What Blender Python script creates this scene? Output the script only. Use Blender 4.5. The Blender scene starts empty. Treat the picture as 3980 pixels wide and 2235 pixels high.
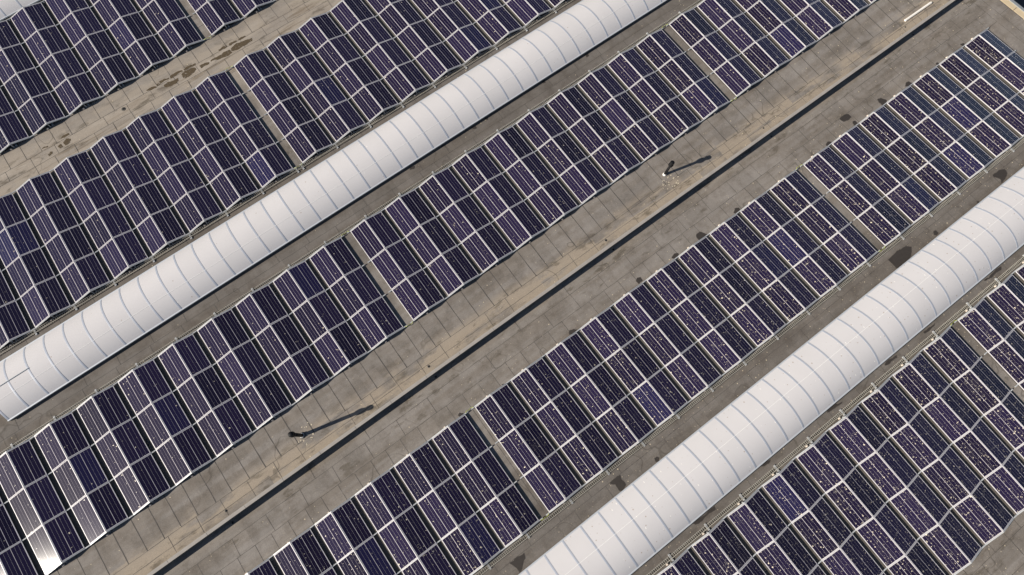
import bpy, bmesh, math, random
from mathutils import Matrix, Vector
C = bpy.context.scene.collection
rad = math.radians
random.seed(7)

# ------------------------------------------------------------------ camera, sky, sun, exposure
M_W = [[0.8054529365413436, 0.5681522042631896, -0.1686672458060697],
       [-0.5926547571320433, 0.7709725567577598, -0.23315586112118555],
       [-0.0024301986924885567, 0.2877575186112115, 0.9577002164649611]]
CAM_H = 30.389
GS = 30.389 / 30.474
cd = bpy.data.cameras.new('camera'); cam = bpy.data.objects.new('camera', cd); C.objects.link(cam)
cd.sensor_fit = 'HORIZONTAL'; cd.sensor_width = 36.0; cd.lens = 36.0 * 2336.543 / 3980.0
cd.clip_start = 0.1; cd.clip_end = 3000
cam.matrix_world = Matrix.Translation((0, 0, CAM_H)) @ Matrix(M_W).to_4x4()
bpy.context.scene.camera = cam

SUN_AZ, SUN_EL = 167.5, 28.0
w = bpy.data.worlds.new('World'); bpy.context.scene.world = w; w.use_nodes = True
wn = w.node_tree.nodes
sky = wn.new('ShaderNodeTexSky'); sky.sky_type = 'NISHITA'; sky.sun_disc = False
sky.sun_elevation = rad(SUN_EL); sky.sun_rotation = rad(90.0 - SUN_AZ)
sky.air_density = 1.0; sky.dust_density = 1.1; sky.ozone_density = 3.0
w.node_tree.links.new(sky.outputs[0], wn['Background'].inputs[0])
wn['Background'].inputs[1].default_value = 0.052
sd = bpy.data.lights.new('sun', 'SUN'); sun = bpy.data.objects.new('sun', sd); C.objects.link(sun)
sd.energy = 5.0; sd.angle = rad(0.5); sd.color = (1.0, 0.93, 0.82)
sv = Vector((math.cos(rad(SUN_AZ)) * math.cos(rad(SUN_EL)), math.sin(rad(SUN_AZ)) * math.cos(rad(SUN_EL)), math.sin(rad(SUN_EL))))
sun.rotation_euler = sv.to_track_quat('Z', 'Y').to_euler()
vs = bpy.context.scene.view_settings
vs.view_transform = 'Standard'; vs.look = 'None'; vs.gamma = 1.0; vs.exposure = 0.65; vs.use_curve_mapping = False
bpy.context.scene.cycles.max_bounces = 6
bpy.context.scene.cycles.sample_clamp_indirect = 4.0

# ------------------------------------------------------------------ material helpers
class NT:
    def __init__(s, name):
        s.m = bpy.data.materials.new(name); s.m.use_nodes = True
        s.t = s.m.node_tree; s.n = s.t.nodes; s.b = s.n['Principled BSDF']; s.out = s.n['Material Output']
    def lk(s, a, b): s.t.links.new(a, b)
    def put(s, sock, v):
        if isinstance(v, bpy.types.NodeSocket): s.lk(v, sock)
        else: sock.default_value = v
    def math(s, op, a, b=None, c=None, clamp=False):
        n = s.n.new('ShaderNodeMath'); n.operation = op; n.use_clamp = clamp
        s.put(n.inputs[0], a)
        if b is not None: s.put(n.inputs[1], b)
        if c is not None: s.put(n.inputs[2], c)
        return n.outputs[0]
    def ramp(s, v, a, b, lo=0.0, hi=1.0, smooth=True):
        n = s.n.new('ShaderNodeMapRange'); n.interpolation_type = 'SMOOTHSTEP' if smooth else 'LINEAR'; n.clamp = True
        s.put(n.inputs[0], v); s.put(n.inputs[1], a); s.put(n.inputs[2], b); s.put(n.inputs[3], lo); s.put(n.inputs[4], hi)
        return n.outputs[0]
    def mix(s, f, a, b, mode='MIX'):
        n = s.n.new('ShaderNodeMix'); n.data_type = 'RGBA'; n.blend_type = mode
        s.put(n.inputs[0], f); s.put(n.inputs[6], a); s.put(n.inputs[7], b)
        return n.outputs[2]
    def noise(s, vec, scale, detail=2.0, rough=0.5, dim='3D'):
        n = s.n.new('ShaderNodeTexNoise'); n.noise_dimensions = dim
        if vec is not None: s.lk(vec, n.inputs['Vector'])
        n.inputs['Scale'].default_value = scale; n.inputs['Detail'].default_value = detail; n.inputs['Roughness'].default_value = rough
        return n.outputs['Fac']
    def pos(s):
        g = s.n.new('ShaderNodeNewGeometry'); return g.outputs['Position']
    def sep(s, v):
        n = s.n.new('ShaderNodeSeparateXYZ'); s.lk(v, n.inputs[0]); return n.outputs
    def comb(s, x, y, z=0.0):
        n = s.n.new('ShaderNodeCombineXYZ'); s.put(n.inputs[0], x); s.put(n.inputs[1], y); s.put(n.inputs[2], z); return n.outputs[0]
    def white(s, vec):
        n = s.n.new('ShaderNodeTexWhiteNoise'); n.noise_dimensions = '3D'; s.lk(vec, n.inputs['Vector']); return n.outputs['Value']
    def scale(s, vec, k):
        n = s.n.new('ShaderNodeVectorMath'); n.operation = 'MULTIPLY'; s.lk(vec, n.inputs[0]); n.inputs[1].default_value = k; return n.outputs[0]
    def voro(s, vec, scale, dim='2D'):
        n = s.n.new('ShaderNodeTexVoronoi'); n.voronoi_dimensions = dim; n.feature = 'F1'
        s.lk(vec, n.inputs['Vector']); n.inputs['Scale'].default_value = scale
        return n.outputs['Distance'], n.outputs['Color']
    def spots(s, vec, scale, chance, rmin, rmax):
        """mask of random round specks; chance may be a socket (0..1), radii in metres"""
        d, col = s.voro(vec, scale)
        c = s.n.new('ShaderNodeSeparateColor'); s.lk(col, c.inputs[0])
        r = s.math('MULTIPLY_ADD', c.outputs[1], c.outputs[1], 0.0)
        r = s.math('MULTIPLY_ADD', r, (rmax - rmin) * scale, rmin * scale)
        inside = s.math('SUBTRACT', 1.0, s.ramp(d, s.math('MULTIPLY', r, 0.7), s.math('MULTIPLY', r, 1.3)))
        on = s.math('LESS_THAN', c.outputs[0], chance)
        return s.math('MULTIPLY', inside, on)

def simple(name, col, rough=0.6, metal=0.0, spec=None, var=0.0, vscale=3.0):
    t = NT(name); t.b.inputs['Roughness'].default_value = rough; t.b.inputs['Metallic'].default_value = metal
    if spec is not None: t.b.inputs['Specular IOR Level'].default_value = spec
    if var:
        f = t.noise(t.pos(), vscale, 4.0, 0.6)
        a = tuple(c * (1 - var) for c in col) + (1,); b = tuple(min(1, c * (1 + var)) for c in col) + (1,)
        t.lk(t.mix(f, a, b), t.b.inputs['Base Color'])
    else: t.b.inputs['Base Color'].default_value = tuple(col) + (1,)
    return t.m

def mess(t, x, y):
    """how much bird mess: grows toward the +x / -y side of the roof"""
    a = t.math('MULTIPLY_ADD', x, 0.009, 0.32)
    a = t.math('MULTIPLY_ADD', y, -0.0200, a)
    return t.math('MINIMUM', t.math('MAXIMUM', a, 0.07), 0.85)

# --- roofing felt
def mat_roof():
    t = NT('roofing_felt'); P = t.pos(); x, y, z = t.sep(P)
    wob = t.math('MULTIPLY', t.math('SUBTRACT', t.noise(P, 0.55, 3.0), 0.5), 0.7)
    yw = t.math('ADD', y, wob)
    # distance to the valley lines (22.75 m apart)
    ph = t.math('SUBTRACT', t.math('MODULO', t.math('ADD', yw, 113.75 - 5.85 + 11.375), 22.75), 11.375)
    dv = t.math('ABSOLUTE', ph)
    base = t.mix(t.ramp(dv, 3.0, 10.5), (0.266, 0.246, 0.229, 1), (0.182, 0.167, 0.155, 1))
    # sheet to sheet tone
    cell = t.white(t.comb(t.math('FLOOR', t.math('MULTIPLY_ADD', x, 1.0 / 0.908, 0.02)), t.math('FLOOR', t.math('MULTIPLY', y, 1.0 / 0.9)), 0.0))
    base = t.mix(1.0, base, t.comb(*[t.math('MULTIPLY_ADD', cell, 0.16, 0.92)] * 3), 'MULTIPLY')
    # blotches
    bl = t.noise(P, 0.35, 5.0, 0.62)
    base = t.mix(t.ramp(bl, 0.35, 0.7), t.mix(0.0, base, base), t.mix(1.0, base, (0.86, 0.85, 0.84, 1), 'MULTIPLY'))
    b2 = t.noise(P, 1.5, 6.0, 0.68)
    base = t.mix(t.ramp(b2, 0.42, 0.68), base, t.mix(1.0, base, (0.80, 0.785, 0.77, 1), 'MULTIPLY'))
    b3 = t.noise(t.scale(P, (0.10, 1.6, 1.0)), 1.0, 5.0, 0.6)
    base = t.mix(t.ramp(b3, 0.42, 0.62, 0.0, 0.8), base, t.mix(1.0, base, (0.82, 0.79, 0.75, 1), 'MULTIPLY'))
    c2 = t.white(t.comb(t.math('FLOOR', t.math('MULTIPLY_ADD', x, 1.0 / 1.83, 0.3)), t.math('FLOOR', t.math('MULTIPLY', y, 1.0 / 0.56)), 3.0))
    # pale silt in the valleys
    silt = t.noise(t.scale(P, (0.45, 1.3, 1.0)), 0.9, 5.0, 0.6)
    up = t.ramp(yw, 20.0, 21.0)
    wid = t.math('MULTIPLY_ADD', up, 0.7, 1.15)                       # the upper valley is silted wider
    ctr = t.math('ABSOLUTE', t.math('SUBTRACT', ph, t.math('MULTIPLY_ADD', up, -0.05, 0.78)))
    ms = t.math('MULTIPLY', t.ramp(y, -12.0, -9.0), t.math('MULTIPLY', t.ramp(ctr, t.math('MULTIPLY', wid, 0.25), wid, 1.0, 0.0), t.ramp(t.math('MULTIPLY_ADD', c2, 0.22, silt), 0.47, 0.66)))
    base = t.mix(t.math('MULTIPLY', ms, 0.85), base, (0.360, 0.308, 0.248, 1))
    upn = t.math('MULTIPLY', up, t.ramp(dv, 1.0, 3.0, 0.65, 0.0))
    base = t.mix(upn, base, (0.345, 0.308, 0.268, 1))
    sk = t.math('MULTIPLY', t.math('MULTIPLY', up, t.ramp(dv, 0.5, 1.7, 1.0, 0.0)), t.ramp(t.noise(t.scale(P, (0.22, 2.4, 1.0)), 1.3, 6.0, 0.66), 0.50, 0.66))
    base = t.mix(t.math('MULTIPLY', sk, 0.62), base, (0.150, 0.112, 0.072, 1))
    pk = t.math('MULTIPLY', t.math('MULTIPLY', up, t.ramp(dv, 0.8, 2.2, 1.0, 0.0)), t.ramp(t.noise(t.scale(P, (0.35, 1.8, 1.0)), 0.8, 5.0, 0.6), 0.54, 0.70))
    base = t.mix(t.math('MULTIPLY', pk, 0.6), base, (0.43, 0.39, 0.345, 1))
    # dark dried tide marks and dirt around the silt
    dk = t.noise(t.scale(P, (0.6, 1.6, 1.0)), 1.1, 6.0, 0.65)
    md = t.math('MULTIPLY', t.ramp(dv, 0.6, 2.6, 1.0, 0.0), t.ramp(dk, 0.54, 0.66))
    base = t.mix(t.math('MULTIPLY', md, 0.6), base, (0.085, 0.070, 0.050, 1))
    # thin ring stains
    rn = t.noise(P, 0.5, 2.0, 0.5)
    ring = t.math('MULTIPLY', t.ramp(t.math('ABSOLUTE', t.math('SUBTRACT', rn, 0.585)), 0.0, 0.012, 1.0, 0.0), t.ramp(t.noise(P, 0.23, 1.0), 0.5, 0.62))
    base = t.mix(t.math('MULTIPLY', ring, 0.45), base, (0.06, 0.052, 0.042, 1))
    # grit
    g = t.noise(P, 26.0, 2.0, 0.7)
    base = t.mix(0.42, base, t.mix(t.ramp(g, 0.3, 0.7), (0.05, 0.045, 0.04, 1), (0.36, 0.32, 0.27, 1)), 'SOFT_LIGHT')
    sp = t.spots(P, 3.0, t.math('MULTIPLY', mess(t, x, y), 0.42), 0.008, 0.028)
    sp2 = t.spots(t.scale(P, (1.0, 1.0, 1.0)), 7.1, t.math('MULTIPLY', mess(t, x, y), 0.20), 0.006, 0.018)
    base = t.mix(t.math('MULTIPLY', t.math('MAXIMUM', sp, sp2), 0.8), base, (0.62, 0.52, 0.36, 1))
    t.lk(base, t.b.inputs['Base Color']); t.b.inputs['Roughness'].default_value = 0.88
    t.b.inputs['Specular IOR Level'].default_value = 0.25
    bp = t.n.new('ShaderNodeBump'); bp.inputs['Strength'].default_value = 0.25; bp.inputs['Distance'].default_value = 0.02
    t.lk(t.noise(P, 2.2, 4.0, 0.55), bp.inputs['Height']); t.lk(bp.outputs[0], t.b.inputs['Normal'])
    return t.m

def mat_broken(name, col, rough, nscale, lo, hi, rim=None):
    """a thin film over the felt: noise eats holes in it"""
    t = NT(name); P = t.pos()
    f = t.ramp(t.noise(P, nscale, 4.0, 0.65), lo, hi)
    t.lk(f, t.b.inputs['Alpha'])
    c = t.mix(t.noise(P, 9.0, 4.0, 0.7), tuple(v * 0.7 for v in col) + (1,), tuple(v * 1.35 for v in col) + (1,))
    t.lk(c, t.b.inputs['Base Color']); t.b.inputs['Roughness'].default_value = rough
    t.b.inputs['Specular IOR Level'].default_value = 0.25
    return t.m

# --- solar glass: u,v of the panel in metres come from its UV map
def mat_glass():
    t = NT('solar_cell_glass'); P = t.pos(); X, Y, Z = t.sep(P)
    uv = t.n.new('ShaderNodeUVMap'); u, v, _ = t.sep(uv.outputs[0])
    line = None
    for k, wd, amp, dots in ((0, 0.0066, 1.0, False), (1, 0.0030, 0.80, True), (2, 0.0030, 0.80, True)):
        a = t.math('ABSOLUTE', t.math('SUBTRACT', t.math('ABSOLUTE', u), 0.156 * k))
        m = t.math('MULTIPLY', t.ramp(a, wd * 0.8, wd * 1.6, 1.0, 0.0), amp)
        if dots:
            dd = t.math('MULTIPLY_ADD', t.math('SINE', t.math('MULTIPLY', v, 2 * math.pi / 0.083)), 0.35, 0.55)
            m = t.math('MULTIPLY', m, dd)
        line = m if line is None else t.math('MAXIMUM', line, m)
    eu = t.math('GREATER_THAN', t.math('ABSOLUTE', u), 0.461); ev = t.math('GREATER_THAN', t.math('ABSOLUTE', v), 0.966)
    line = t.math('MAXIMUM', line, t.math('MAXIMUM', eu, ev))
    oi = t.n.new('ShaderNodeObjectInfo')
    cells = t.mix(oi.outputs['Random'], (0.0092, 0.0060, 0.0190, 1), (0.0175, 0.0116, 0.0365, 1))
    cells = t.mix(t.ramp(oi.outputs['Random'], 0.955, 0.965), cells, (0.0150, 0.0120, 0.0430, 1))
    col = t.mix(line, cells, (0.60, 0.56, 0.57, 1))
    dens = mess(t, X, Y)
    film = t.math('MULTIPLY', t.ramp(t.noise(P, 1.3, 6.0, 0.7), 0.45, 0.85), t.math('MULTIPLY', dens, 0.09))
    col = t.mix(film, col, (0.30, 0.27, 0.23, 1))
    smear = t.math('MULTIPLY', t.ramp(t.noise(t.scale(P, (1.0, 1.6, 1.0)), 3.4, 7.0, 0.78), 0.57, 0.76), t.math('MULTIPLY', dens, 0.85))
    col = t.mix(smear, col, (0.42, 0.39, 0.33, 1))
    wp = t.n.new('ShaderNodeTexNoise'); wp.inputs['Scale'].default_value = 24.0; t.lk(P, wp.inputs['Vector'])
    vm = t.n.new('ShaderNodeVectorMath'); vm.operation = 'MULTIPLY_ADD'; t.lk(wp.outputs['Color'], vm.inputs[0]); vm.inputs[1].default_value = (0.09, 0.09, 0.0); t.lk(P, vm.inputs[2])
    PW = vm.outputs[0]
    s1 = t.spots(PW, 4.3, t.math('MULTIPLY', dens, 0.75), 0.007, 0.031)
    s2 = t.spots(PW, 9.0, t.math('MULTIPLY', dens, 0.55), 0.007, 0.022)
    s3 = t.spots(t.scale(PW, (0.22, 1.0, 1.0)), 4.9, t.math('MULTIPLY', dens, 0.40), 0.004, 0.014)
    sp = t.math('MAXIMUM', s1, t.math('MAXIMUM', s2, s3))
    wt = t.white(t.comb(t.math('FLOOR', t.math('MULTIPLY', X, 6.0)), t.math('FLOOR', t.math('MULTIPLY', Y, 6.0)), 0.0))
    sp = t.math('MULTIPLY', sp, t.math('MULTIPLY_ADD', wt, 0.70, 0.30))
    col = t.mix(sp, col, t.mix(wt, (0.46, 0.42, 0.36, 1), (0.78, 0.68, 0.52, 1)))
    t.lk(col, t.b.inputs['Base Color'])
    t.lk(t.math('MULTIPLY_ADD', sp, 0.5, t.math('MULTIPLY_ADD', film, 0.5, 0.066)), t.b.inputs['Roughness'])
    t.b.inputs['IOR'].default_value = 1.5; t.b.inputs['Specular IOR Level'].default_value = 0.42
    bp = t.n.new('ShaderNodeBump'); bp.inputs['Strength'].default_value = 0.05; bp.inputs['Distance'].default_value = 0.01
    t.lk(t.noise(P, 0.8, 1.0), bp.inputs['Height']); t.lk(bp.outputs[0], t.b.inputs['Normal'])
    return t.m

def mat_poly():
    t = NT('opal_polycarbonate'); P = t.pos(); X, Y, Z = t.sep(P)
    c = t.mix(t.noise(P, 0.5, 4.0, 0.6), (0.545, 0.522, 0.518, 1), (0.615, 0.590, 0.588, 1))
    oi = t.n.new('ShaderNodeObjectInfo')
    c = t.mix(1.0, c, t.comb(*[t.math('MULTIPLY_ADD', oi.outputs['Random'], 0.045, 0.965)] * 3), 'MULTIPLY')
    dens = mess(t, X, Y)
    sp = t.spots(P, 3.6, t.math('MULTIPLY', dens, 0.45), 0.010, 0.032)
    c = t.mix(t.math('MULTIPLY', sp, 0.7), c, (0.30, 0.22, 0.15, 1))
    s2 = t.spots(t.scale(P, (1.0, 0.4, 1.0)), 3.1, t.math('MULTIPLY', dens, 0.5), 0.008, 0.020)
    c = t.mix(t.math('MULTIPLY', s2, 0.7), c, (0.92, 0.88, 0.80, 1))
    t.lk(c, t.b.inputs['Base Color'])
    t.b.inputs['Roughness'].default_value = 0.42; t.b.inputs['Specular IOR Level'].default_value = 0.6
    t.b.inputs['Anisotropic'].default_value = 1.0
    tg = t.n.new('ShaderNodeTangent'); tg.direction_type = 'UV_MAP'; t.lk(tg.outputs[0], t.b.inputs['Tangent'])
    t.b.inputs['Anisotropic Rotation'].default_value = 0.25
    return t.m

ROOF = mat_roof()
SEAM = mat_broken('bitumen_seam', (0.080, 0.072, 0.065), 0.85, 1.7, 0.24, 0.48)
MUD = mat_broken('dried_mud', (0.078, 0.057, 0.034), 0.95, 6.5, 0.32, 0.48)
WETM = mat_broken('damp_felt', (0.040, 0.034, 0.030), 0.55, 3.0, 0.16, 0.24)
UNDER = mat_broken('damp_felt_painted_shade', (0.098, 0.087, 0.076), 0.9, 0.9, 0.22, 0.42)
DROPM = simple('bird_droppings', (0.52, 0.45, 0.34), 0.9, var=0.2, vscale=30)
FELT2 = simple('coping_felt', (0.34, 0.275, 0.185), 0.9, var=0.18, vscale=2.0)
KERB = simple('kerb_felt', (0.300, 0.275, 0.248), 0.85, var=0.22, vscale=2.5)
ALU = simple('anodised_aluminium', (0.58, 0.555, 0.56), 0.45, 0.0, var=0.05, vscale=1.0)
RAIL = simple('galvanised_rail', (0.46, 0.47, 0.475), 0.45, 0.1, var=0.15, vscale=4.0)
BACK = simple('panel_backsheet', (0.10, 0.10, 0.10), 0.7)
GLASS = mat_glass()
POLY = mat_poly()
BAR = simple('glazing_bar_aluminium', (0.46, 0.48, 0.53), 0.45, 0.30)
STRIP = simple('white_highlight_strip', (0.74, 0.73, 0.71), 0.35)
BARM = simple('skylight_frame_aluminium', (0.62, 0.64, 0.66), 0.4, 0.4)
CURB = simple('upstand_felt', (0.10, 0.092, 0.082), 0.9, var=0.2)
BLACK = simple('black_pvc', (0.007, 0.007, 0.008), 0.6, spec=0.2, var=0.3, vscale=6)
WHITE = simple('white_plastic', (0.78, 0.76, 0.72), 0.5, var=0.06, vscale=8)
WOOD = simple('white_painted_timber', (0.80, 0.76, 0.70), 0.6, var=0.08, vscale=5)
CONC = simple('pale_concrete', (0.62, 0.54, 0.46), 0.9, var=0.15, vscale=15)
WIRE = simple('tray_wire', (0.46, 0.43, 0.37), 0.5, 0.1, var=0.2, vscale=5)
EARTH = simple('green_yellow_sheath', (0.38, 0.42, 0.06), 0.6)
DRAIN = simple('drain_hole', (0.006, 0.006, 0.006), 0.8)
COPE = simple('coping_metal', (0.40, 0.41, 0.40), 0.45, 0.5)
YARD = simple('yard_asphalt', (0.055, 0.055, 0.055), 0.9, var=0.25, vscale=0.6)
WALLM = simple('wall_cladding', (0.35, 0.35, 0.34), 0.7)

# ------------------------------------------------------------------ mesh helpers
def obj(name, bm, mats, parent=None, mat=None):
    me = bpy.data.meshes.new(name); bm.to_mesh(me); bm.free()
    return inst(name, me, mats, parent, mat)
def inst(name, me, mats=None, parent=None, mat=None):
    if mats is not None:
        for m in (mats if isinstance(mats, (list, tuple)) else [mats]): me.materials.append(m)
    o = bpy.data.objects.new(name, me); C.objects.link(o)
    if parent: o.parent = parent
    if mat is not None: o.matrix_local = mat
    return o
def tag(o, label=None, cat=None, group=None, kind=None):
    if label: o['label'] = label
    if cat: o['category'] = cat
    if group: o['group'] = group
    if kind: o['kind'] = kind
    return o
def empty(name, loc):
    o = bpy.data.objects.new(name, None); C.objects.link(o); o.location = loc; o.empty_display_size = 0.3; return o
def box(bm, a, b, mi=0):
    vs_ = [bm.verts.new((x, y, z)) for z in (a[2], b[2]) for y in (a[1], b[1]) for x in (a[0], b[0])]
    for f in ((0, 2, 3, 1), (4, 5, 7, 6), (0, 1, 5, 4), (2, 6, 7, 3), (0, 4, 6, 2), (1, 3, 7, 5)):
        bm.faces.new([vs_[i] for i in f]).material_index = mi
def sweep(bm, pts, prof, closed=True, mi=0):
    """sweep profile [(side, up)] along pts lying in an x-z plane (side = +y)"""
    rings = []
    n = len(pts)
    for i, p in enumerate(pts):
        a = pts[max(0, i - 1)]; b = pts[min(n - 1, i + 1)]
        tx, tz = b[0] - a[0], b[2] - a[2]; l = math.hypot(tx, tz); tx /= l; tz /= l
        rings.append([bm.verts.new((p[0] - tz * q[1], p[1] + q[0], p[2] + tx * q[1])) for q in prof])
    m = len(prof)
    for i in range(n - 1):
        for k in range(m):
            bm.faces.new((rings[i][k], rings[i][(k + 1) % m], rings[i + 1][(k + 1) % m], rings[i + 1][k])).material_index = mi
    bm.faces.new(rings[0][::-1]); bm.faces.new(rings[-1])
def tube(bm, pts, r, seg=6, mi=0):
    pts = [Vector(p) for p in pts]; rings = []
    for i, p in enumerate(pts):
        d = (pts[min(i + 1, len(pts) - 1)] - pts[max(i - 1, 0)]).normalized()
        up = Vector((0, 0, 1)) if abs(d.z) < 0.9 else Vector((1, 0, 0))
        a = d.cross(up).normalized(); b = d.cross(a)
        rings.append([bm.verts.new(p + (a * math.cos(2 * math.pi * k / seg) + b * math.sin(2 * math.pi * k / seg)) * r) for k in range(seg)])
    for i in range(len(pts) - 1):
        for k in range(seg):
            bm.faces.new((rings[i][k], rings[i][(k + 1) % seg], rings[i + 1][(k + 1) % seg], rings[i + 1][k])).material_index = mi
    bm.faces.new(rings[0][::-1]).material_index = mi; bm.faces.new(rings[-1]).material_index = mi
def lathe(bm, prof, seg=24, mi=0):
    rings = [[bm.verts.new((r * math.cos(2 * math.pi * k / seg), r * math.sin(2 * math.pi * k / seg), z)) for k in range(seg)] for r, z in prof]
    for i in range(len(prof) - 1):
        for k in range(seg):
            f = bm.faces.new((rings[i][k], rings[i][(k + 1) % seg], rings[i + 1][(k + 1) % seg], rings[i + 1][k])); f.smooth = True; f.material_index = mi
    bm.faces.new(rings[0][::-1]).material_index = mi; bm.faces.new(rings[-1]).material_index = mi

# ------------------------------------------------------------------ the roof: shallow folds, valleys 22.75 m apart
SL = 0.02681727
def g(y): return SL * abs(((y - 5.85 + 11.375) % 22.75) - 11.375)
FOLDS = [-39.65, -28.275, -16.9, -5.525, 5.85, 17.225, 28.6, 39.975, 51.35]
XL, XR = -42.0, 40.40
MUD_P = [[(-4.77,29.92),(-4.2,29.83),(-4.19,29.72),(-4.58,29.76),(-4.75,29.83)],[(-4.1,29.9),(-3.85,30.0),(-3.3,29.9),(-3.33,29.81),(-3.73,29.83),(-4.14,29.77)],[(-3.22,29.93),(-2.91,29.98),(-2.42,29.88),(-2.45,29.79),(-2.79,29.81),(-3.23,29.79)],[(-2.35,29.9),(-2.1,29.95),(-1.57,29.88),(-1.58,29.77),(-1.97,29.8),(-2.33,29.78)],[(-3.79,29.62),(-3.47,29.67),(-2.87,29.57),(-2.93,29.38),(-3.1,29.29),(-3.48,29.32),(-3.77,29.42)],[(-2.59,29.69),(-2.26,29.73),(-1.75,29.64),(-1.71,29.47),(-2.09,29.33),(-2.55,29.28),(-2.64,29.51)],[(-1.48,29.56),(-1.22,29.56),(-0.86,29.45),(-0.94,29.34),(-1.46,29.35)],[(-0.75,29.54),(-0.47,29.56),(0.15,29.56),(0.56,29.5),(0.58,29.25),(0.21,29.18),(-0.27,29.28),(-0.77,29.41)],[(-0.03,29.87),(0.16,29.9),(0.56,29.89),(0.54,29.77),(0.3,29.74),(-0.0,29.76)],[(0.64,29.55),(1.11,29.67),(1.67,29.55),(2.02,29.45),(1.95,29.24),(1.58,29.22),(0.8,29.27),(0.57,29.35)],[(0.69,29.89),(0.88,29.9),(1.19,29.85),(1.16,29.75),(0.7,29.74)],[(1.29,29.83),(1.5,29.88),(1.78,29.82),(1.75,29.73),(1.41,29.72)],[(-10.2,29.88),(-10.02,30.0),(-9.63,29.96),(-9.65,29.84),(-9.94,29.82)],[(-10.15,29.63),(-9.91,29.72),(-9.7,29.56),(-9.84,29.36),(-10.13,29.34),(-10.17,29.5)],[(-10.5,29.58),(-10.32,29.61),(-10.28,29.36),(-10.45,29.34)],[(-11.31,29.91),(-11.16,29.98),(-10.93,29.91),(-11.02,29.83)],[(-11.2,29.37),(-11.02,29.49),(-10.87,29.43),(-10.95,29.29),(-11.17,29.25)]]
WET_P = [[(36.04,3.75),(36.26,3.68),(36.29,3.5),(36.05,3.5)],[(33.79,3.66),(33.97,3.67),(34.07,3.5),(33.84,3.5)],[(31.16,3.66),(31.43,3.8),(31.63,3.77),(31.71,3.54),(31.44,3.5)],[(29.22,4.0),(29.48,3.95),(29.65,3.65),(29.52,3.53),(29.2,3.54),(29.18,3.78)],[(26.55,4.36),(26.97,4.43),(27.22,4.3),(27.19,4.05),(26.93,4.02),(26.62,4.09)],[(27.04,3.82),(27.2,3.76),(27.19,3.55),(26.91,3.59)],[(24.76,3.68),(24.96,3.73),(25.12,3.57),(24.85,3.46),(24.7,3.57)],[(30.68,-3.2),(31.17,-3.21),(31.48,-3.37),(31.39,-3.63),(31.04,-3.78),(30.64,-3.84),(30.8,-3.65),(30.61,-3.35)],[(17.65,3.65),(17.9,3.81),(18.1,3.71),(18.07,3.53),(17.74,3.48)],[(15.19,3.91),(15.45,3.91),(15.66,3.55),(15.41,3.49),(15.08,3.55),(15.07,3.75)],[(25.46,-3.58),(25.64,-3.61),(25.63,-3.8),(25.43,-3.84),(25.34,-3.73)],[(28.69,-3.77),(28.82,-3.8),(28.78,-3.9),(28.65,-3.89)],[(22.33,-3.25),(22.92,-3.22),(23.66,-3.29),(23.87,-3.49),(23.54,-3.77),(23.08,-3.91),(22.52,-3.96),(22.28,-3.85)],[(25.49,-7.02),(26.2,-7.04),(26.86,-7.06),(26.69,-7.21),(26.03,-7.19),(25.52,-7.08)],[(20.86,-7.07),(21.26,-7.07),(21.7,-7.08),(21.59,-7.18),(21.22,-7.21),(20.86,-7.16)],[(18.03,-7.08),(18.34,-7.01),(18.89,-7.08),(18.82,-7.2),(18.3,-7.19),(18.03,-7.12)],[(13.21,3.65),(13.5,3.77),(13.69,3.67),(13.6,3.5),(13.3,3.54)],[(10.84,3.81),(11.02,3.91),(11.18,3.84),(11.18,3.61),(10.86,3.57)],[(6.25,3.66),(6.38,3.78),(6.59,3.71),(6.74,3.56),(6.46,3.54),(6.23,3.58)],[(1.89,3.59),(2.01,3.58),(2.11,3.49),(2.0,3.45)],[(-0.74,3.66),(-0.6,3.72),(-0.47,3.61),(-0.48,3.47),(-0.69,3.52)],[(5.76,-3.66),(5.91,-3.68),(5.96,-3.81),(5.86,-3.88),(5.69,-3.84)],[(3.28,-3.28),(3.53,-3.24),(3.94,-3.28),(3.86,-3.48),(3.88,-3.8),(3.56,-3.9),(3.43,-3.8),(3.48,-3.5)],[(-2.63,-3.26),(-2.2,-3.25),(-1.83,-3.32),(-1.92,-3.54),(-2.31,-3.81),(-2.51,-3.87),(-2.52,-3.58)],[(14.01,-7.06),(14.15,-6.92),(14.63,-6.99),(15.02,-7.12),(14.75,-7.16),(14.24,-7.11)],[(9.55,-6.91),(9.95,-6.9),(10.23,-7.03),(10.05,-7.12),(9.78,-7.08)],[(5.29,-6.97),(5.84,-7.01),(6.63,-7.01),(6.58,-7.16),(6.17,-7.11),(5.54,-7.16),(5.35,-7.09)],[(17.35,16.4),(17.53,16.38),(17.48,16.19),(17.3,16.21)],[(14.19,16.5),(14.39,16.43),(14.3,16.25),(14.15,16.31)],[(10.08,16.44),(10.23,16.39),(10.15,16.25),(10.03,16.31)],[(9.11,16.4),(9.35,16.33),(9.32,16.17),(9.11,16.26)],[(4.86,16.38),(5.16,16.29),(5.01,16.14),(4.8,16.23)],[(7.01,16.49),(7.15,16.43),(7.06,16.34)]]

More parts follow.
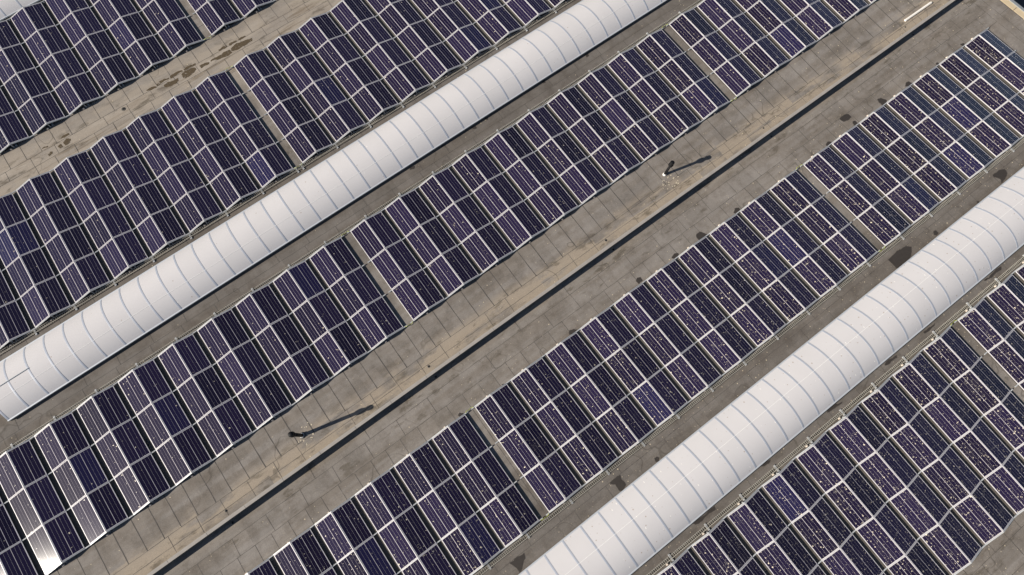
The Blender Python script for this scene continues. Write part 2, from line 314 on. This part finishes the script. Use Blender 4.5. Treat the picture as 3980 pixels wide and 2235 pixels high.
def frac_poly(poly, seed, amp=0.10):
    """roughen the outline of a stain"""
    rnd = random.Random(seed); pts = [Vector((p[0] * GS, p[1] * GS)) for p in poly]
    for it in range(3):
        out = []
        for i, p in enumerate(pts):
            q = pts[(i + 1) % len(pts)]; d = q - p; n = Vector((-d.y, d.x))
            out += [p, (p + q) / 2 + n * rnd.uniform(-amp, amp)]
        pts = out
    return pts
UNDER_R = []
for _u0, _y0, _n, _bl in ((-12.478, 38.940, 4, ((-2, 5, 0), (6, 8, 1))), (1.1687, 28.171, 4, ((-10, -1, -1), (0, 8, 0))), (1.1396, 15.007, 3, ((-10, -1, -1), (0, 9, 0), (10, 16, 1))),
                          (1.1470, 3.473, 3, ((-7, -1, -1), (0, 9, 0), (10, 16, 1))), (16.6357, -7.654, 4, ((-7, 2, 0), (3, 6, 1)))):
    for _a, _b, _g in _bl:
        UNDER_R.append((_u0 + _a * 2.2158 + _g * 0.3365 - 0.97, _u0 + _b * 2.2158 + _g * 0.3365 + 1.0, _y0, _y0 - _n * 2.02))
DROP_P = []
for _cx, _cy, _n, _r in ((16.15, 7.15, 24, 0.55), (-7.4, 7.15, 16, 0.40), (-7.1, 7.6, 8, 0.3)):
    _rd = random.Random(int(_cx * 10))
    for _i in range(_n):
        _a = _rd.uniform(0, 6.28); _q = _r * math.sqrt(_rd.random()); _s = _rd.uniform(0.012, 0.045)
        _x, _y = _cx + _q * math.cos(_a), _cy + _q * math.sin(_a) * 0.8
        DROP_P.append([(_x - _s, _y - _s * 0.7), (_x + _s, _y - _s * 0.5), (_x + _s * 0.6, _y + _s), (_x - _s * 0.8, _y + _s * 0.6)])
def build_roof():
    bm = bmesh.new()
    xs = [XL, -20, 0, 20, XR]
    grid = [[bm.verts.new((x, y, g(y))) for x in xs] for y in FOLDS]
    for j in range(len(FOLDS) - 1):
        for i in range(len(xs) - 1):
            bm.faces.new((grid[j][i], grid[j][i + 1], grid[j + 1][i + 1], grid[j + 1][i]))
    rnd = random.Random(3)
    def strip(p, q, wd, mi, step=0.35, jit=0.006, dz=0.004):
        p = Vector(p); q = Vector(q); L = (q - p).length; n = max(1, int(L / step)); d = (q - p) / L; nn = Vector((-d.y, d.x))
        prev = None
        for i in range(n + 1):
            c = p + (q - p) * i / n + nn * rnd.uniform(-jit, jit); ww = wd * rnd.uniform(0.55, 1.25) / 2
            a = c + nn * ww; b = c - nn * ww
            cur = (bm.verts.new((a.x, a.y, g(a.y) + dz)), bm.verts.new((b.x, b.y, g(b.y) + dz)))
            if prev: bm.faces.new((prev[0], prev[1], cur[1], cur[0])).material_index = mi
            prev = cur
    # laps along the roof
    for y in (5.27, 4.38, 7.14, 6.62, 15.78, 29.68, 29.02, -3.25, -7.47, 27.9, 3.5, 20.1, 31.9, 38.95, 39.3, -16.3, -17.4, -18.3, -19.3):
        strip((XL, y), (38.95 if y > -16 else XR, y), 0.022, 1, jit=0.010)
    # laps across: full sheets every 0.908 m on the upper side of each valley, shorter pieces elsewhere
    def cross(y0, y1, x0, x1, per, off, keep=1.0, wd=0.022):
        k = math.floor((x0 - off) / per)
        while off + k * per < x1:
            x = off + k * per + rnd.uniform(-0.05, 0.05)
            if x > x0 and rnd.random() < keep: strip((x, y0), (x + rnd.uniform(-0.02, 0.04), y1), wd, 1)
            k += 1
    cross(7.14, 15.2, XL, 38.9, 0.908, -15.08, wd=0.042)
    cross(29.68, 39.2, XL, 38.9, 0.908, -8.62, wd=0.028)
    cross(6.28, 7.14, XL, 38.9, 1.4, 0.5, 0.8)
    cross(-2.4, 4.38, XL, 38.9, 0.908, 33.58, 0.9)
    cross(4.38, 5.27, XL, 38.9, 1.83, -10.69, 0.75)
    cross(5.27, 5.95, XL, 38.9, 3.1, 1.3, 0.6)
    cross(15.78, 16.4, XL, 38.9, 1.83, -7.47, 0.8); cross(15.0, 15.78, XL, 38.9, 1.83, -5.9, 0.8)
    cross(28.4, 29.02, XL, 38.9, 1.2, -7.3, 0.8); cross(29.02, 29.68, XL, 38.9, 1.5, -6.1, 0.8); cross(20.0, 28.2, XL, 38.9, 0.908, -7.2, 0.8)
    cross(-3.95, -3.25, XL, 38.9, 1.83, 1.2, 0.8); cross(-3.25, -2.4, XL, 38.9, 1.83, 0.4, 0.8)
    cross(-7.47, -6.8, XL, 38.9, 1.83, 3.1, 0.7); cross(-16.3, -7.6, XL, 38.9, 0.908, 12.2, 0.8); cross(-20.0, -16.3, XL, 38.9, 1.83, 0.3, 0.8)
    cross(19.3, 20.1, XL, 38.9, 1.83, -1.7, 0.8)
    for x in (38.98, 39.54, 40.33):
        strip((x, -20), (x, 5.95), 0.022, 1); strip((x, 6.28), (x, 40), 0.022, 1)
    for k in range(-12, 24): strip((39.54, k * 1.67 + 0.4), (40.33, k * 1.67 + 0.42), 0.02, 1)
    # stains
    for i, (lst, mi, dz, amp) in enumerate(((MUD_P, 2, 0.006, 0.12), (WET_P, 3, 0.006, 0.10), (DROP_P, 4, 0.009, 0.22))):
        for j, poly in enumerate(lst):
            pts = frac_poly(poly, 100 * i + j, amp)
            vsx = [bm.verts.new((p.x, p.y, g(p.y) + dz)) for p in pts]
            f = bm.faces.new(vsx); f.material_index = mi
            f.normal_update()
            if f.normal.z < 0: f.normal_flip()
    # damp felt under the arrays, coloured darker to paint in shade between tents
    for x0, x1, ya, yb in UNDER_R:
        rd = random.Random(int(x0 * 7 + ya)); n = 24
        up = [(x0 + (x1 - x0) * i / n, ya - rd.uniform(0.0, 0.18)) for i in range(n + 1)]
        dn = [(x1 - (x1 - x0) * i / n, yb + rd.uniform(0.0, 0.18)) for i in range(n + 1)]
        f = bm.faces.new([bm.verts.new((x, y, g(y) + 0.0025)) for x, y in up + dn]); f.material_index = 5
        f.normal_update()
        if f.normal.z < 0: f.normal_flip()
    bmesh.ops.triangulate(bm, faces=[f for f in bm.faces if len(f.verts) > 4])
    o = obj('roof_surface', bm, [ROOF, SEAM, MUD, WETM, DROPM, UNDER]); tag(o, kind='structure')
build_roof()

# ------------------------------------------------------------------ roof edge, yard below, kerb in the valley
def loft_y(bm, prof, ys, mi=0):
    """prof [(x, dz)] carried along y over the folds of the roof"""
    rings = [[bm.verts.new((x, y, g(y) + dz)) for x, dz in prof] for y in ys]
    for a, b in zip(rings, rings[1:]):
        for k in range(len(prof)):
            bm.faces.new((a[k], b[k], b[(k + 1) % len(prof)], a[(k + 1) % len(prof)])).material_index = mi
    bm.faces.new(rings[0]); bm.faces.new(rings[-1][::-1])
edge = empty('roof_parapet', (XR, 0, 0))
tag(edge, 'low roof edge of pale felt with grey metal coping, top right corner', 'parapet')
I = Matrix.Translation((-XR, 0, 0))
bm = bmesh.new()
ys = [-39.65, -28.275, -16.9, -5.525, -1.1]
for k in range(26):
    a = -5.0 + k * 1.06
    loft_y(bm, [(XR + 0.002, -0.05), (XR + 0.002, 0.035), (XR + 0.26, 0.105), (XR + 0.26, -0.05)], [a, a + 1.03] if not a < 5.85 < a + 1.03 else [a, 5.85, a + 1.03])
bm.transform(I); obj('felt_upstand', bm, FELT2, edge)
bm = bmesh.new(); loft_y(bm, [(XR + 0.265, -0.4), (XR + 0.265, 0.14), (XR + 0.47, 0.13), (XR + 0.47, -0.4)], [-39.65, -28.275, -16.9, -5.525, 5.85, 17.225, 28.6, 39.9])
bm.transform(I); obj('coping', bm, COPE, edge)
bm = bmesh.new(); loft_y(bm, [(XR + 0.02, -9.0), (XR + 0.02, -0.06), (XR + 0.44, -0.45), (XR + 0.44, -9.0)], [-39.65, -28.275, -16.9, -5.525, 5.85, 17.225, 28.6, 39.9])
bm.transform(I); obj('wall', bm, WALLM, edge)
bm = bmesh.new(); box(bm, (-400, -400, -9.6), (500, 400, -9.0)); tag(obj('ground', bm, YARD), kind='structure')

k0 = empty('kerb_wall', (0, 6.07, 0))
tag(k0, 'long thin raised kerb across the whole roof with a dark shadow on one side', 'kerb wall')
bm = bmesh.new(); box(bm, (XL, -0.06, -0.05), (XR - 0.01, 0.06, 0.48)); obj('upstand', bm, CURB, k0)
bm = bmesh.new()
x = XL; rnd = random.Random(5)
while x < XR:
    L = rnd.choice((2.0, 2.05, 2.1)); e = min(x + L, XR)
    vq = [bm.verts.new(p) for p in ((x, -0.085, 0.475), (e - 0.012, -0.085, 0.475), (e - 0.012, 0.075, 0.49), (x, 0.075, 0.49), (x, -0.085, 0.52), (e - 0.012, -0.085, 0.52), (e - 0.012, 0.075, 0.535), (x, 0.075, 0.535))]
    for f in ((3, 2, 1, 0), (4, 5, 6, 7), (0, 1, 5, 4), (1, 2, 6, 5), (2, 3, 7, 6), (3, 0, 4, 7)): bm.faces.new([vq[i] for i in f])
    x += L
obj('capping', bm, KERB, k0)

# ------------------------------------------------------------------ skylight vaults
HWID, SAG = 1.46, 0.55
RAD = (HWID ** 2 + SAG ** 2) / (2 * SAG); PHI = math.asin(HWID / RAD); PITCH = 1.0435
def arc(n, r, phi=PHI): return [(r * math.sin(a), r * math.cos(a) - (RAD - SAG)) for a in [phi - 2 * phi * i / n for i in range(n + 1)]]
def sheet_mesh():
    me = bpy.data.meshes.new('glazing_sheet'); bm = bmesh.new(); n = 28; uvl = bm.loops.layers.uv.new('UVMap')
    top = arc(n, RAD); low = arc(n, RAD - 0.016); hw = PITCH / 2 - 0.012
    rows = [[bm.verts.new((x, y, z)) for y, z in top] for x in (-hw, hw)] + [[bm.verts.new((x, y, z)) for y, z in low] for x in (-hw, hw)]
    for i in range(n):
        for a, b in ((0, 1), (3, 2)):
            f = bm.faces.new((rows[a][i], rows[a][i + 1], rows[b][i + 1], rows[b][i])); f.smooth = True
            for l in f.loops: l[uvl].uv = (l.vert.co.x, math.atan2(l.vert.co.y, l.vert.co.z + RAD - SAG))
    bm.normal_update()
    bm.to_mesh(me); bm.free(); me.materials.append(POLY); return me
def bar_mesh():
    me = bpy.data.meshes.new('glazing_bar'); bm = bmesh.new(); n = 28
    prof = [(-0.047, 0.0), (-0.046, 0.005), (-0.020, 0.0065), (0.020, 0.0065), (0.046, 0.005), (0.047, 0.0)]
    rings = []
    for i in range(n + 1):
        a = PHI - 2 * PHI * i / n
        rings.append([bm.verts.new((dx, (RAD + h + 0.001) * math.sin(a), (RAD + h + 0.001) * math.cos(a) - (RAD - SAG))) for dx, h in prof])
    for p, q in zip(rings, rings[1:]):
        for k in range(len(prof) - 1):
            f = bm.faces.new((p[k], p[k + 1], q[k + 1], q[k])); f.smooth = (k == 2)
    bm.to_mesh(me); bm.free(); me.materials.append(BAR); return me
SHEET, BARME = sheet_mesh(), bar_mesh()
def skylight(yc, x0, n, label, bar=None, streak=None):
    """x0: centre of the first end bar; n bays"""
    zb = max(g(yc - 1.46), g(yc + 1.46)) + 0.20
    root = empty('barrel_skylight', (x0, yc, 0)); tag(root, label, 'skylight', 'barrel skylights along the roof ridges')
    for i in range(n):
        inst('glazing_sheet', SHEET, None, root, Matrix.Translation(((i + 0.5) * PITCH, 0, zb)))
    for i in range(n + 1):
        inst('glazing_bar', BARME, None, root, Matrix.Translation((i * PITCH, 0, zb)))
    L = n * PITCH
    if streak is not None:  # thin white strip added to draw the sun's highlight line along the vault
        bm = bmesh.new(); a = math.asin(streak / RAD); zz = RAD * math.cos(a) - (RAD - SAG) + zb
        box(bm, (0.05, -0.008, -0.004), (L - 0.05, 0.008, 0.009)); bm.transform(Matrix.Translation((0, streak, zz)) @ Matrix.Rotation(-a, 4, 'X'))
        obj('highlight_strip', bm, STRIP, root)
    bm = bmesh.new()
    for s in (-1, 1):
        box(bm, (-0.06, s * 1.475 - 0.035, zb - 0.055), (L + 0.06, s * 1.475 + 0.035, zb + 0.012))
    obj('base_frame', bm, BARM, root)
    bm = bmesh.new()
    for s in (-1, 1):
        box(bm, (-0.02, s * 1.44 - 0.04, g(yc + s * 1.44) - 0.1), (L + 0.02, s * 1.44 + 0.04, zb - 0.056))
    obj('upstand', bm, CURB, root)
    for xe in (0.0, L):
        bm = bmesh.new(); p = arc(24, RAD - 0.03, PHI * 0.985)
        vv = [bm.verts.new((xe - 0.01, y, z + zb)) for y, z in p]; v2 = [bm.verts.new((xe + 0.01, y, z + zb)) for y, z in p]
        bm.faces.new(vv); bm.faces.new(v2[::-1])
        for i in range(len(vv)): bm.faces.new((vv[i], v2[i], v2[(i + 1) % len(vv)], vv[(i + 1) % len(vv)]))
        box(bm, (xe - 0.012, -1.39, g(yc) - 0.3), (xe + 0.012, 1.39, zb - 0.06))
        obj('end_wall', bm, POLY, root)
    if bar:
        bm = bmesh.new(); yb = bar; zz = math.sqrt(RAD ** 2 - yb ** 2) - (RAD - SAG) + zb + 0.03
        box(bm, (0.05, yb - 0.016, zz), (2 * PITCH, yb + 0.016, zz + 0.022)); obj('hinge_strip', bm, RAIL, root)
    return root
skylight(17.88, -18.51, 45, 'long white barrel skylight whose rounded end shows at the left edge of the roof view', bar=0.02, streak=-0.56)
skylight(-5.375, 29.13 - 36 * PITCH, 43, 'long white barrel skylight in the lower right, sprinkled with bird mess, cut by both edges', streak=0.33)
skylight(40.55, -12.3 - 10 * PITCH, 22, 'pale barrel skylight of which only a sliver shows in the top left corner')

# ------------------------------------------------------------------ solar panels
TILT = rad(13.75); PW, PL, PT = 0.990, 1.990, 0.035
RG = 0.015
PITCHU, GAPU, RIDGE, LEN = 2.215800664, 0.336523845, 0.345, 2.02
def panel_mesh():
    me = bpy.data.meshes.new('solar_panel'); bm = bmesh.new(); uvl = bm.loops.layers.uv.new('UVMap')
    a, b = PW / 2 - 0.024, PL / 2 - 0.014
    box(bm, (-a, -b, -0.028), (a, b, -0.003), 1)
    bm.normal_update()
    for f in bm.faces:
        if f.normal.z > 0.9: f.material_index = 0
        for l in f.loops: l[uvl].uv = (l.vert.co.x, l.vert.co.y)
    bm.to_mesh(me); bm.free(); me.materials.append(GLASS); me.materials.append(BACK); return me
def frame_mesh():
    me = bpy.data.meshes.new('panel_frame'); bm = bmesh.new()
    a, b, t, ts = PW / 2, PL / 2, 0.023, 0.011
    for z0, z1 in ((-PT, 0.0),):
        o = [(-a, -b), (a, -b), (a, b), (-a, b)]; i_ = [(-a + t, -b + ts), (a - t, -b + ts), (a - t, b - ts), (-a + t, b - ts)]
        V = [[bm.verts.new((p[0], p[1], z)) for p in r] for z in (z0, z1) for r in (o, i_)]
        for k in range(4):
            j = (k + 1) % 4
            bm.faces.new((V[2][k], V[2][j], V[3][j], V[3][k])); bm.faces.new((V[0][k], V[1][k], V[1][j], V[0][j]))
            bm.faces.new((V[0][k], V[0][j], V[2][j], V[2][k])); bm.faces.new((V[1][k], V[3][k], V[3][j], V[1][j]))
    bm.to_mesh(me); bm.free(); me.materials.append(ALU); return me
PANEL, FRAME = panel_mesh(), frame_mesh()
ROWS = {'A': (-12.47778522, 38.9401396, 4, +1), 'B': (1.16874727, 28.17077889, 4, -1), 'C': (1.13962124, 15.00719165, 3, +1),
        'D': (1.14704171, 3.47314934, 3, -1), 'E': (16.63574795, -7.65406515, 4, +1)}
DROP = 0.5 * PW * math.sin(TILT)
def array(row, j0, j1, gi, label, tray, brk):
    u0, y0, n, sg = ROWS[row]
    first = u0 + j0 * PITCHU + gi * GAPU
    zg = g(y0); root = empty('solar_array', (first, y0, zg))
    tag(root, label, 'solar array', 'tented solar arrays on the roof')
    psi = math.atan(sg * SL)
    RX = Matrix.Rotation(psi, 4, 'X')
    rj = random.Random(ord(row) + j0 + 50)
    for j in range(j1 - j0 + 1):
        u = j * PITCHU
        for k in range(n):
            yc = -(k + 0.5) * LEN; zc = -(k + 0.5) * LEN * math.tan(psi) + RIDGE
            for s in (-1, 1):
                m = Matrix.Translation((u + s * (RG + 0.5 * PW * math.cos(TILT)), yc, zc - DROP)) @ RX @ Matrix.Rotation(s * (TILT + rj.uniform(-0.005, 0.005)), 4, 'Y') @ Matrix.Rotation(rj.uniform(-0.004, 0.004), 4, 'X')
                p = inst('solar_panel', PANEL, None, root, m)
                inst('panel_frame', FRAME, None, p)
                if row == 'C' and j0 == -10 and j == 1 and k == 2 and s == -1: p['label'] = 'panel glaring white with the reflected sun'
    # zigzag rails carrying the panels
    dx = RG + PW * math.cos(TILT); zlow = RIDGE - PW * math.sin(TILT) - PT
    for k in range(n + 1):
        bm = bmesh.new()
        edge_ = k in (0, n); o = 0.020 if k == 0 else (-0.020 if k == n else 0.0)
        y = -k * LEN + o; zz = -k * LEN * math.tan(psi)
        top = -0.006 if edge_ else -0.026
        pts = [(-dx - 0.20, y, zlow + zz + PT + top)]
        for j in range(j1 - j0 + 1):
            u = j * PITCHU
            pts += [(u - dx - 0.01, y, zlow + zz + PT + top), (u, y, RIDGE + zz + top), (u + dx + 0.01, y, zlow + zz + PT + top)]
        pts.append(((j1 - j0) * PITCHU + dx + 0.20, y, zlow + zz + PT + top))
        hw = 0.024
        sweep(bm, pts, [(-hw, -0.045), (hw, -0.045), (hw, 0.0), (0.007, 0.0), (0.007, -0.012), (-0.007, -0.012), (-0.007, 0.0), (-hw, 0.0)])
        obj('mounting_rail', bm, RAIL, root)
    # base rails across the slope, sticking out on the cable tray side
    yo, yi = (0.36, -n * LEN - 0.02) if tray > 0 else (0.02, -n * LEN - 0.36)
    me = None
    if brk < 0:                                   # short stubs in the valleys between two tents
        for j in range(-1, j1 - j0 + 1):
            yy = 0.0 if tray > 0 else -n * LEN
            m = Matrix.Translation((j * PITCHU + PITCHU / 2, yy, yy * math.tan(psi)))
            if me is None:
                bm = bmesh.new()
                for q in (-0.024, 0.024): box(bm, (q - 0.017, -0.04 if tray > 0 else -0.36, 0.01), (q + 0.017, 0.36 if tray > 0 else 0.04, 0.055))
                o = obj('rail_stub', bm, RAIL, root, m); me = o.data
            else: inst('rail_stub', me, None, root, m)
        yo, yi, me = 0.02, -n * LEN - 0.02, None
    for j in range(j1 - j0 + 1):
        u = j * PITCHU + 0.15
        if me is None:
            bm = bmesh.new()
            for q in (-0.024, 0.024): box(bm, (q - 0.017, yi, 0.01), (q + 0.017, yo, 0.055))
            for v in bm.verts: v.co.z += v.co.y * math.tan(psi)
            o = obj('base_rail', bm, RAIL, root, Matrix.Translation((u, 0, 0))); me = o.data
        else: inst('base_rail', me, None, root, Matrix.Translation((u, 0, 0)))
    # feet under the ridge ends and props holding the ridge up
    foot = None
    for j in range(j1 - j0 + 1):
        for e in (0, 1):
            yy = 0.075 if e == 0 else -n * LEN - 0.075
            m = Matrix.Translation((j * PITCHU - 0.18, yy, yy * math.tan(psi)))
            if foot is None:
                bm = bmesh.new(); box(bm, (-0.05, -0.04, 0.0), (0.05, 0.04, 0.09)); bmesh.ops.bevel(bm, geom=bm.edges[:], offset=0.012, segments=2, affect='EDGES')
                o = obj('support_foot', bm, CONC, root, m); foot = o.data
            else: inst('support_foot', foot, None, root, m)
    prop = None
    for j in range(j1 - j0 + 1):
        for k in range(n + 1):
            yy = -k * LEN + (0.02 if k == 0 else (-0.02 if k == n else 0))
            m = Matrix.Translation((j * PITCHU, yy, yy * math.tan(psi)))
            if prop is None:
                bm = bmesh.new(); box(bm, (-0.02, -0.02, 0.0), (0.02, 0.02, RIDGE - 0.075)); o = obj('ridge_prop', bm, RAIL, root, m); prop = o.data
            else: inst('ridge_prop', prop, None, root, m)
    return root
array('A', -2, 5, 0, 'solar array in the top left corner, left of the gap above the muddy strip', 1, -1)
array('A', 6, 8, 1, 'solar array cut by the top edge, right of the gap above the muddy strip', 1, -1)
array('B', -10, -1, -1, 'solar array between muddy strip and upper skylight, left of the bare gap', -1, -1)
array('B', 0, 8, 0, 'solar array between muddy strip and upper skylight, right of the bare gap', -1, -1)
array('C', -10, -1, -1, 'solar array with sun glare on its lower left panels, left of the bare gap', 1, 1)
array('C', 0, 9, 0, 'middle solar array below the upper skylight, with a bare gap at both ends', 1, 1)
array('C', 10, 16, 1, 'solar array at the top right, between the upper skylight and the white beam', 1, 1)
array('D', -7, -1, -1, 'solar array at the bottom edge below the kerb, left of its bare gap', -1, 1)
array('D', 0, 9, 0, 'middle solar array between kerb and lower skylight, with a bare gap at both ends', -1, 1)
array('D', 10, 16, 1, 'solar array ending near the right roof edge, between kerb and lower skylight', -1, 1)
array('E', -7, 2, 0, 'heavily soiled solar array in the bottom right corner, below the lower skylight', 1, 1)
array('E', 3, 6, 1, 'small soiled solar array cut by the right edge, below the lower skylight', 1, 1)

# earth wires bridging the bare gaps
def earth(row, gj, gi, side, label):
    u0, y0, n, sg = ROWS[row]
    k = 0 if side > 0 else n
    y = y0 - k * LEN + (0.03 if side > 0 else -0.03)
    ul = u0 + (gj - 1) * PITCHU + (gi - 1) * GAPU + 0.97; ur = u0 + gj * PITCHU + gi * GAPU - 0.97
    z = g(y) + 0.10
    pts = [(ul + 0.08, y, z + 0.02), (ul + 0.17, y + 0.05 * side, z + 0.05), (ul + 0.30, y + 0.03 * side, z + 0.02), (ur - 0.17, y + 0.06 * side, z - 0.02), (ur - 0.05, y, z + 0.02)]
    sm = []
    for a, b in zip(pts, pts[1:]):
        for t in (0, 0.5): sm.append(tuple(a[i] + (b[i] - a[i]) * t for i in range(3)))
    sm.append(pts[-1])
    bm = bmesh.new(); tube(bm, sm, 0.011); tag(obj('earth_cable', bm, EARTH), label, 'cable', 'earth cables bridging the gaps between arrays')
earth('A', 6, 1, -1, 'thin yellow green cable bridging the gap on the upper side of the muddy strip')
earth('B', 0, 0, 1, 'thin yellow green cable bridging the gap on the lower side of the muddy strip')
earth('B', 0, 0, -1, 'thin yellow green cable bridging the gap above the upper skylight')
earth('C', 0, 0, 1, 'thin yellow green cable bridging the left gap just below the upper skylight')
earth('C', 0, 0, -1, 'thin yellow green cable bridging the middle gap that opens to the kerb strip')
earth('C', 10, 1, -1, 'thin yellow green cable bridging the gap near the pipe with a white foot')
earth('C', 10, 1, 1, 'thin yellow green cable bridging the right gap just below the upper skylight')
earth('D', 0, 0, 1, 'thin yellow green cable bridging the lower middle gap, on its kerb side')
earth('D', 0, 0, -1, 'thin yellow green cable bridging the lower middle gap, beside the lower skylight')
earth('D', 10, 1, 1, 'thin yellow green cable bridging the far right gap, on its kerb side')
earth('D', 10, 1, -1, 'thin yellow green cable bridging the far right gap, beside the lower skylight')
earth('E', 3, 1, 1, 'thin yellow green cable bridging the gap below the lower skylight at the right')

# wire mesh cable trays
def tray(x0, x1, y, label):
    bm = bmesh.new(); r = 0.005; zt = g(y) + 0.05; h = 0.05; wd = 0.075
    for q, z in ((-wd, h), (-wd, 0), (0, 0), (wd, 0), (wd, h)):
        box(bm, (0, q - r, z - r), (x1 - x0, q + r, z + r))
    n = int((x1 - x0) / 0.1)
    for i in range(n):
        x = 0.05 + i * 0.1; r2 = 0.011
        box(bm, (x - r2, -wd - 0.004, -0.016), (x + r2, wd + 0.004, -0.006))
        for s in (-1, 1): box(bm, (x - r2, s * wd - 0.004 + s * 0.009, -0.005), (x + r2, s * wd + 0.004 + s * 0.009, h + 0.008))
    t = empty('cable_tray', (x0, y, zt)); tag(t, label, 'cable tray', 'wire cable trays beside the skylights')
    obj('wire_mesh', bm, WIRE, t)
    bm = bmesh.new(); rnd = random.Random(int(x0 * 10)); pts = []
    for c in range(2):
        q = -0.045 + 0.05 * c; pts = [(i * 0.8, q + rnd.uniform(-0.015, 0.015), 0.012 + rnd.uniform(0, 0.008)) for i in range(int((x1 - x0) / 0.8))]
        tube(bm, pts, 0.006, 5)
    obj('cable_bundle', bm, BLACK, t)
tray(-24.0, 23.0, 19.93, 'wire cable tray between the upper skylight and the panels above it')
tray(-26.0, 30.0, 15.19, 'wire cable tray between the upper skylight and the panels below it')
tray(-16.0, 38.0, -2.80, 'wire cable tray between the lower skylight and the panels above it')
tray(-4.0, 36.0, -7.44, 'wire cable tray between the lower skylight and the panels below it')
tray(-24.0, -4.0, 39.06, 'wire cable tray in the top left corner beside the sliver of pale skylight')

# ------------------------------------------------------------------ vent pipes
def pipe(base, top, h, rp, label, white):
    b = Vector((base[0], base[1], g(base[1])))
    root = empty('vent_pipe', b); tag(root, label, 'vent pipe')
    ax = (Vector((top[0], top[1], b.z + h)) - b).normalized()
    R = Vector((0, 0, 1)).rotation_difference(ax).to_matrix().to_4x4()
    H = h / ax.z
    bm = bmesh.new(); lathe(bm, [(rp, 0.0), (rp, H - 0.38)]); obj('pipe', bm, BLACK, root, R)
    bm = bmesh.new(); lathe(bm, [(rp + 0.004, H - 0.44), (rp + 0.025, H - 0.41), (0.135, H - 0.33), (0.14, H - 0.27), (0.11, H - 0.20), (0.095, H - 0.16)])
    obj('cowl', bm, BLACK, root, R)
    bm = bmesh.new(); lathe(bm, [(0.08, H - 0.16), (0.08, H - 0.11), (0.118, H - 0.105), (0.122, H - 0.02), (0.11, H), (0.02, H + 0.012)])
    obj('cap', bm, BLACK, root, R)
    if white:
        bm = bmesh.new(); lathe(bm, [(0.100, 0.003), (0.097, 0.05), (0.092, 0.13), (rp + 0.010, 0.14), (rp + 0.008, 0.15)]); obj('foot_collar', bm, WHITE, root)
    else:
        bm = bmesh.new(); lathe(bm, [(0.17, 0.006), (0.165, 0.012), (0.14, 0.016), (0.125, 0.07), (rp + 0.03, 0.085), (rp + 0.012, 0.09)]); obj('flashing', bm, CURB, root)
        bm = bmesh.new(); lathe(bm, [(rp + 0.03, 0.091), (rp + 0.03, 0.105), (rp + 0.012, 0.108)]); obj('clamp_ring', bm, RAIL, root)
pipe((-7.44, 7.385), (-7.41, 7.308), 1.86, 0.090, 'black vent pipe with a dark foot on the lower left strip beside the kerb', False)
pipe((16.08, 7.635), (16.14, 7.568), 1.47, 0.074, 'black vent pipe standing on a white foot, on the strip beside the kerb', True)

# ------------------------------------------------------------------ white beam, drains
bm = bmesh.new(); box(bm, (-1.17, -0.065, 0.0), (1.17, 0.065, 0.10)); bmesh.ops.bevel(bm, geom=bm.edges[:], offset=0.03, segments=3, affect='EDGES')
o = obj('timber_beam', bm, WOOD); o.location = (35.68, 6.84, g(6.86) + 0.005); o.rotation_euler = (0, 0, rad(-0.6))
tag(o, 'loose white painted beam lying on the roof beside the kerb at the upper right', 'beam')
def drain(x, y, r, label, group=None):
    t = empty('roof_drain', (x, y, g(y))); tag(t, label, 'drain', group)
    bm = bmesh.new(); lathe(bm, [(r * 1.5, 0.005), (r * 1.4, 0.012), (r, 0.014)], 20); obj('drain_flange', bm, CURB, t)
    bm = bmesh.new(); lathe(bm, [(r, 0.015), (r * 0.96, 0.019), (0.005, 0.020)], 20); obj('drain_hole', bm, DRAIN, t)
side = {1: 'above', -1: 'below'}
for x, wh in ((-12.16, 'nearest the bottom left corner'), (-0.54, 'between the two vent pipes'), (11.0, 'just left of the pipe with a white foot'), (22.58, 'right of the pipe with a white foot'), (34.26, 'beside the white beam')):
    for s, y in ((1, 6.53), (-1, 5.875)):
        drain(x, y, 0.045 if x < 20 else 0.035, 'small drain hole %s the kerb, %s' % (side[s], wh), 'drain holes along the kerb')
drain(-6.39, 29.47, 0.085, 'larger round drain hole in a pale patch of the muddy strip')
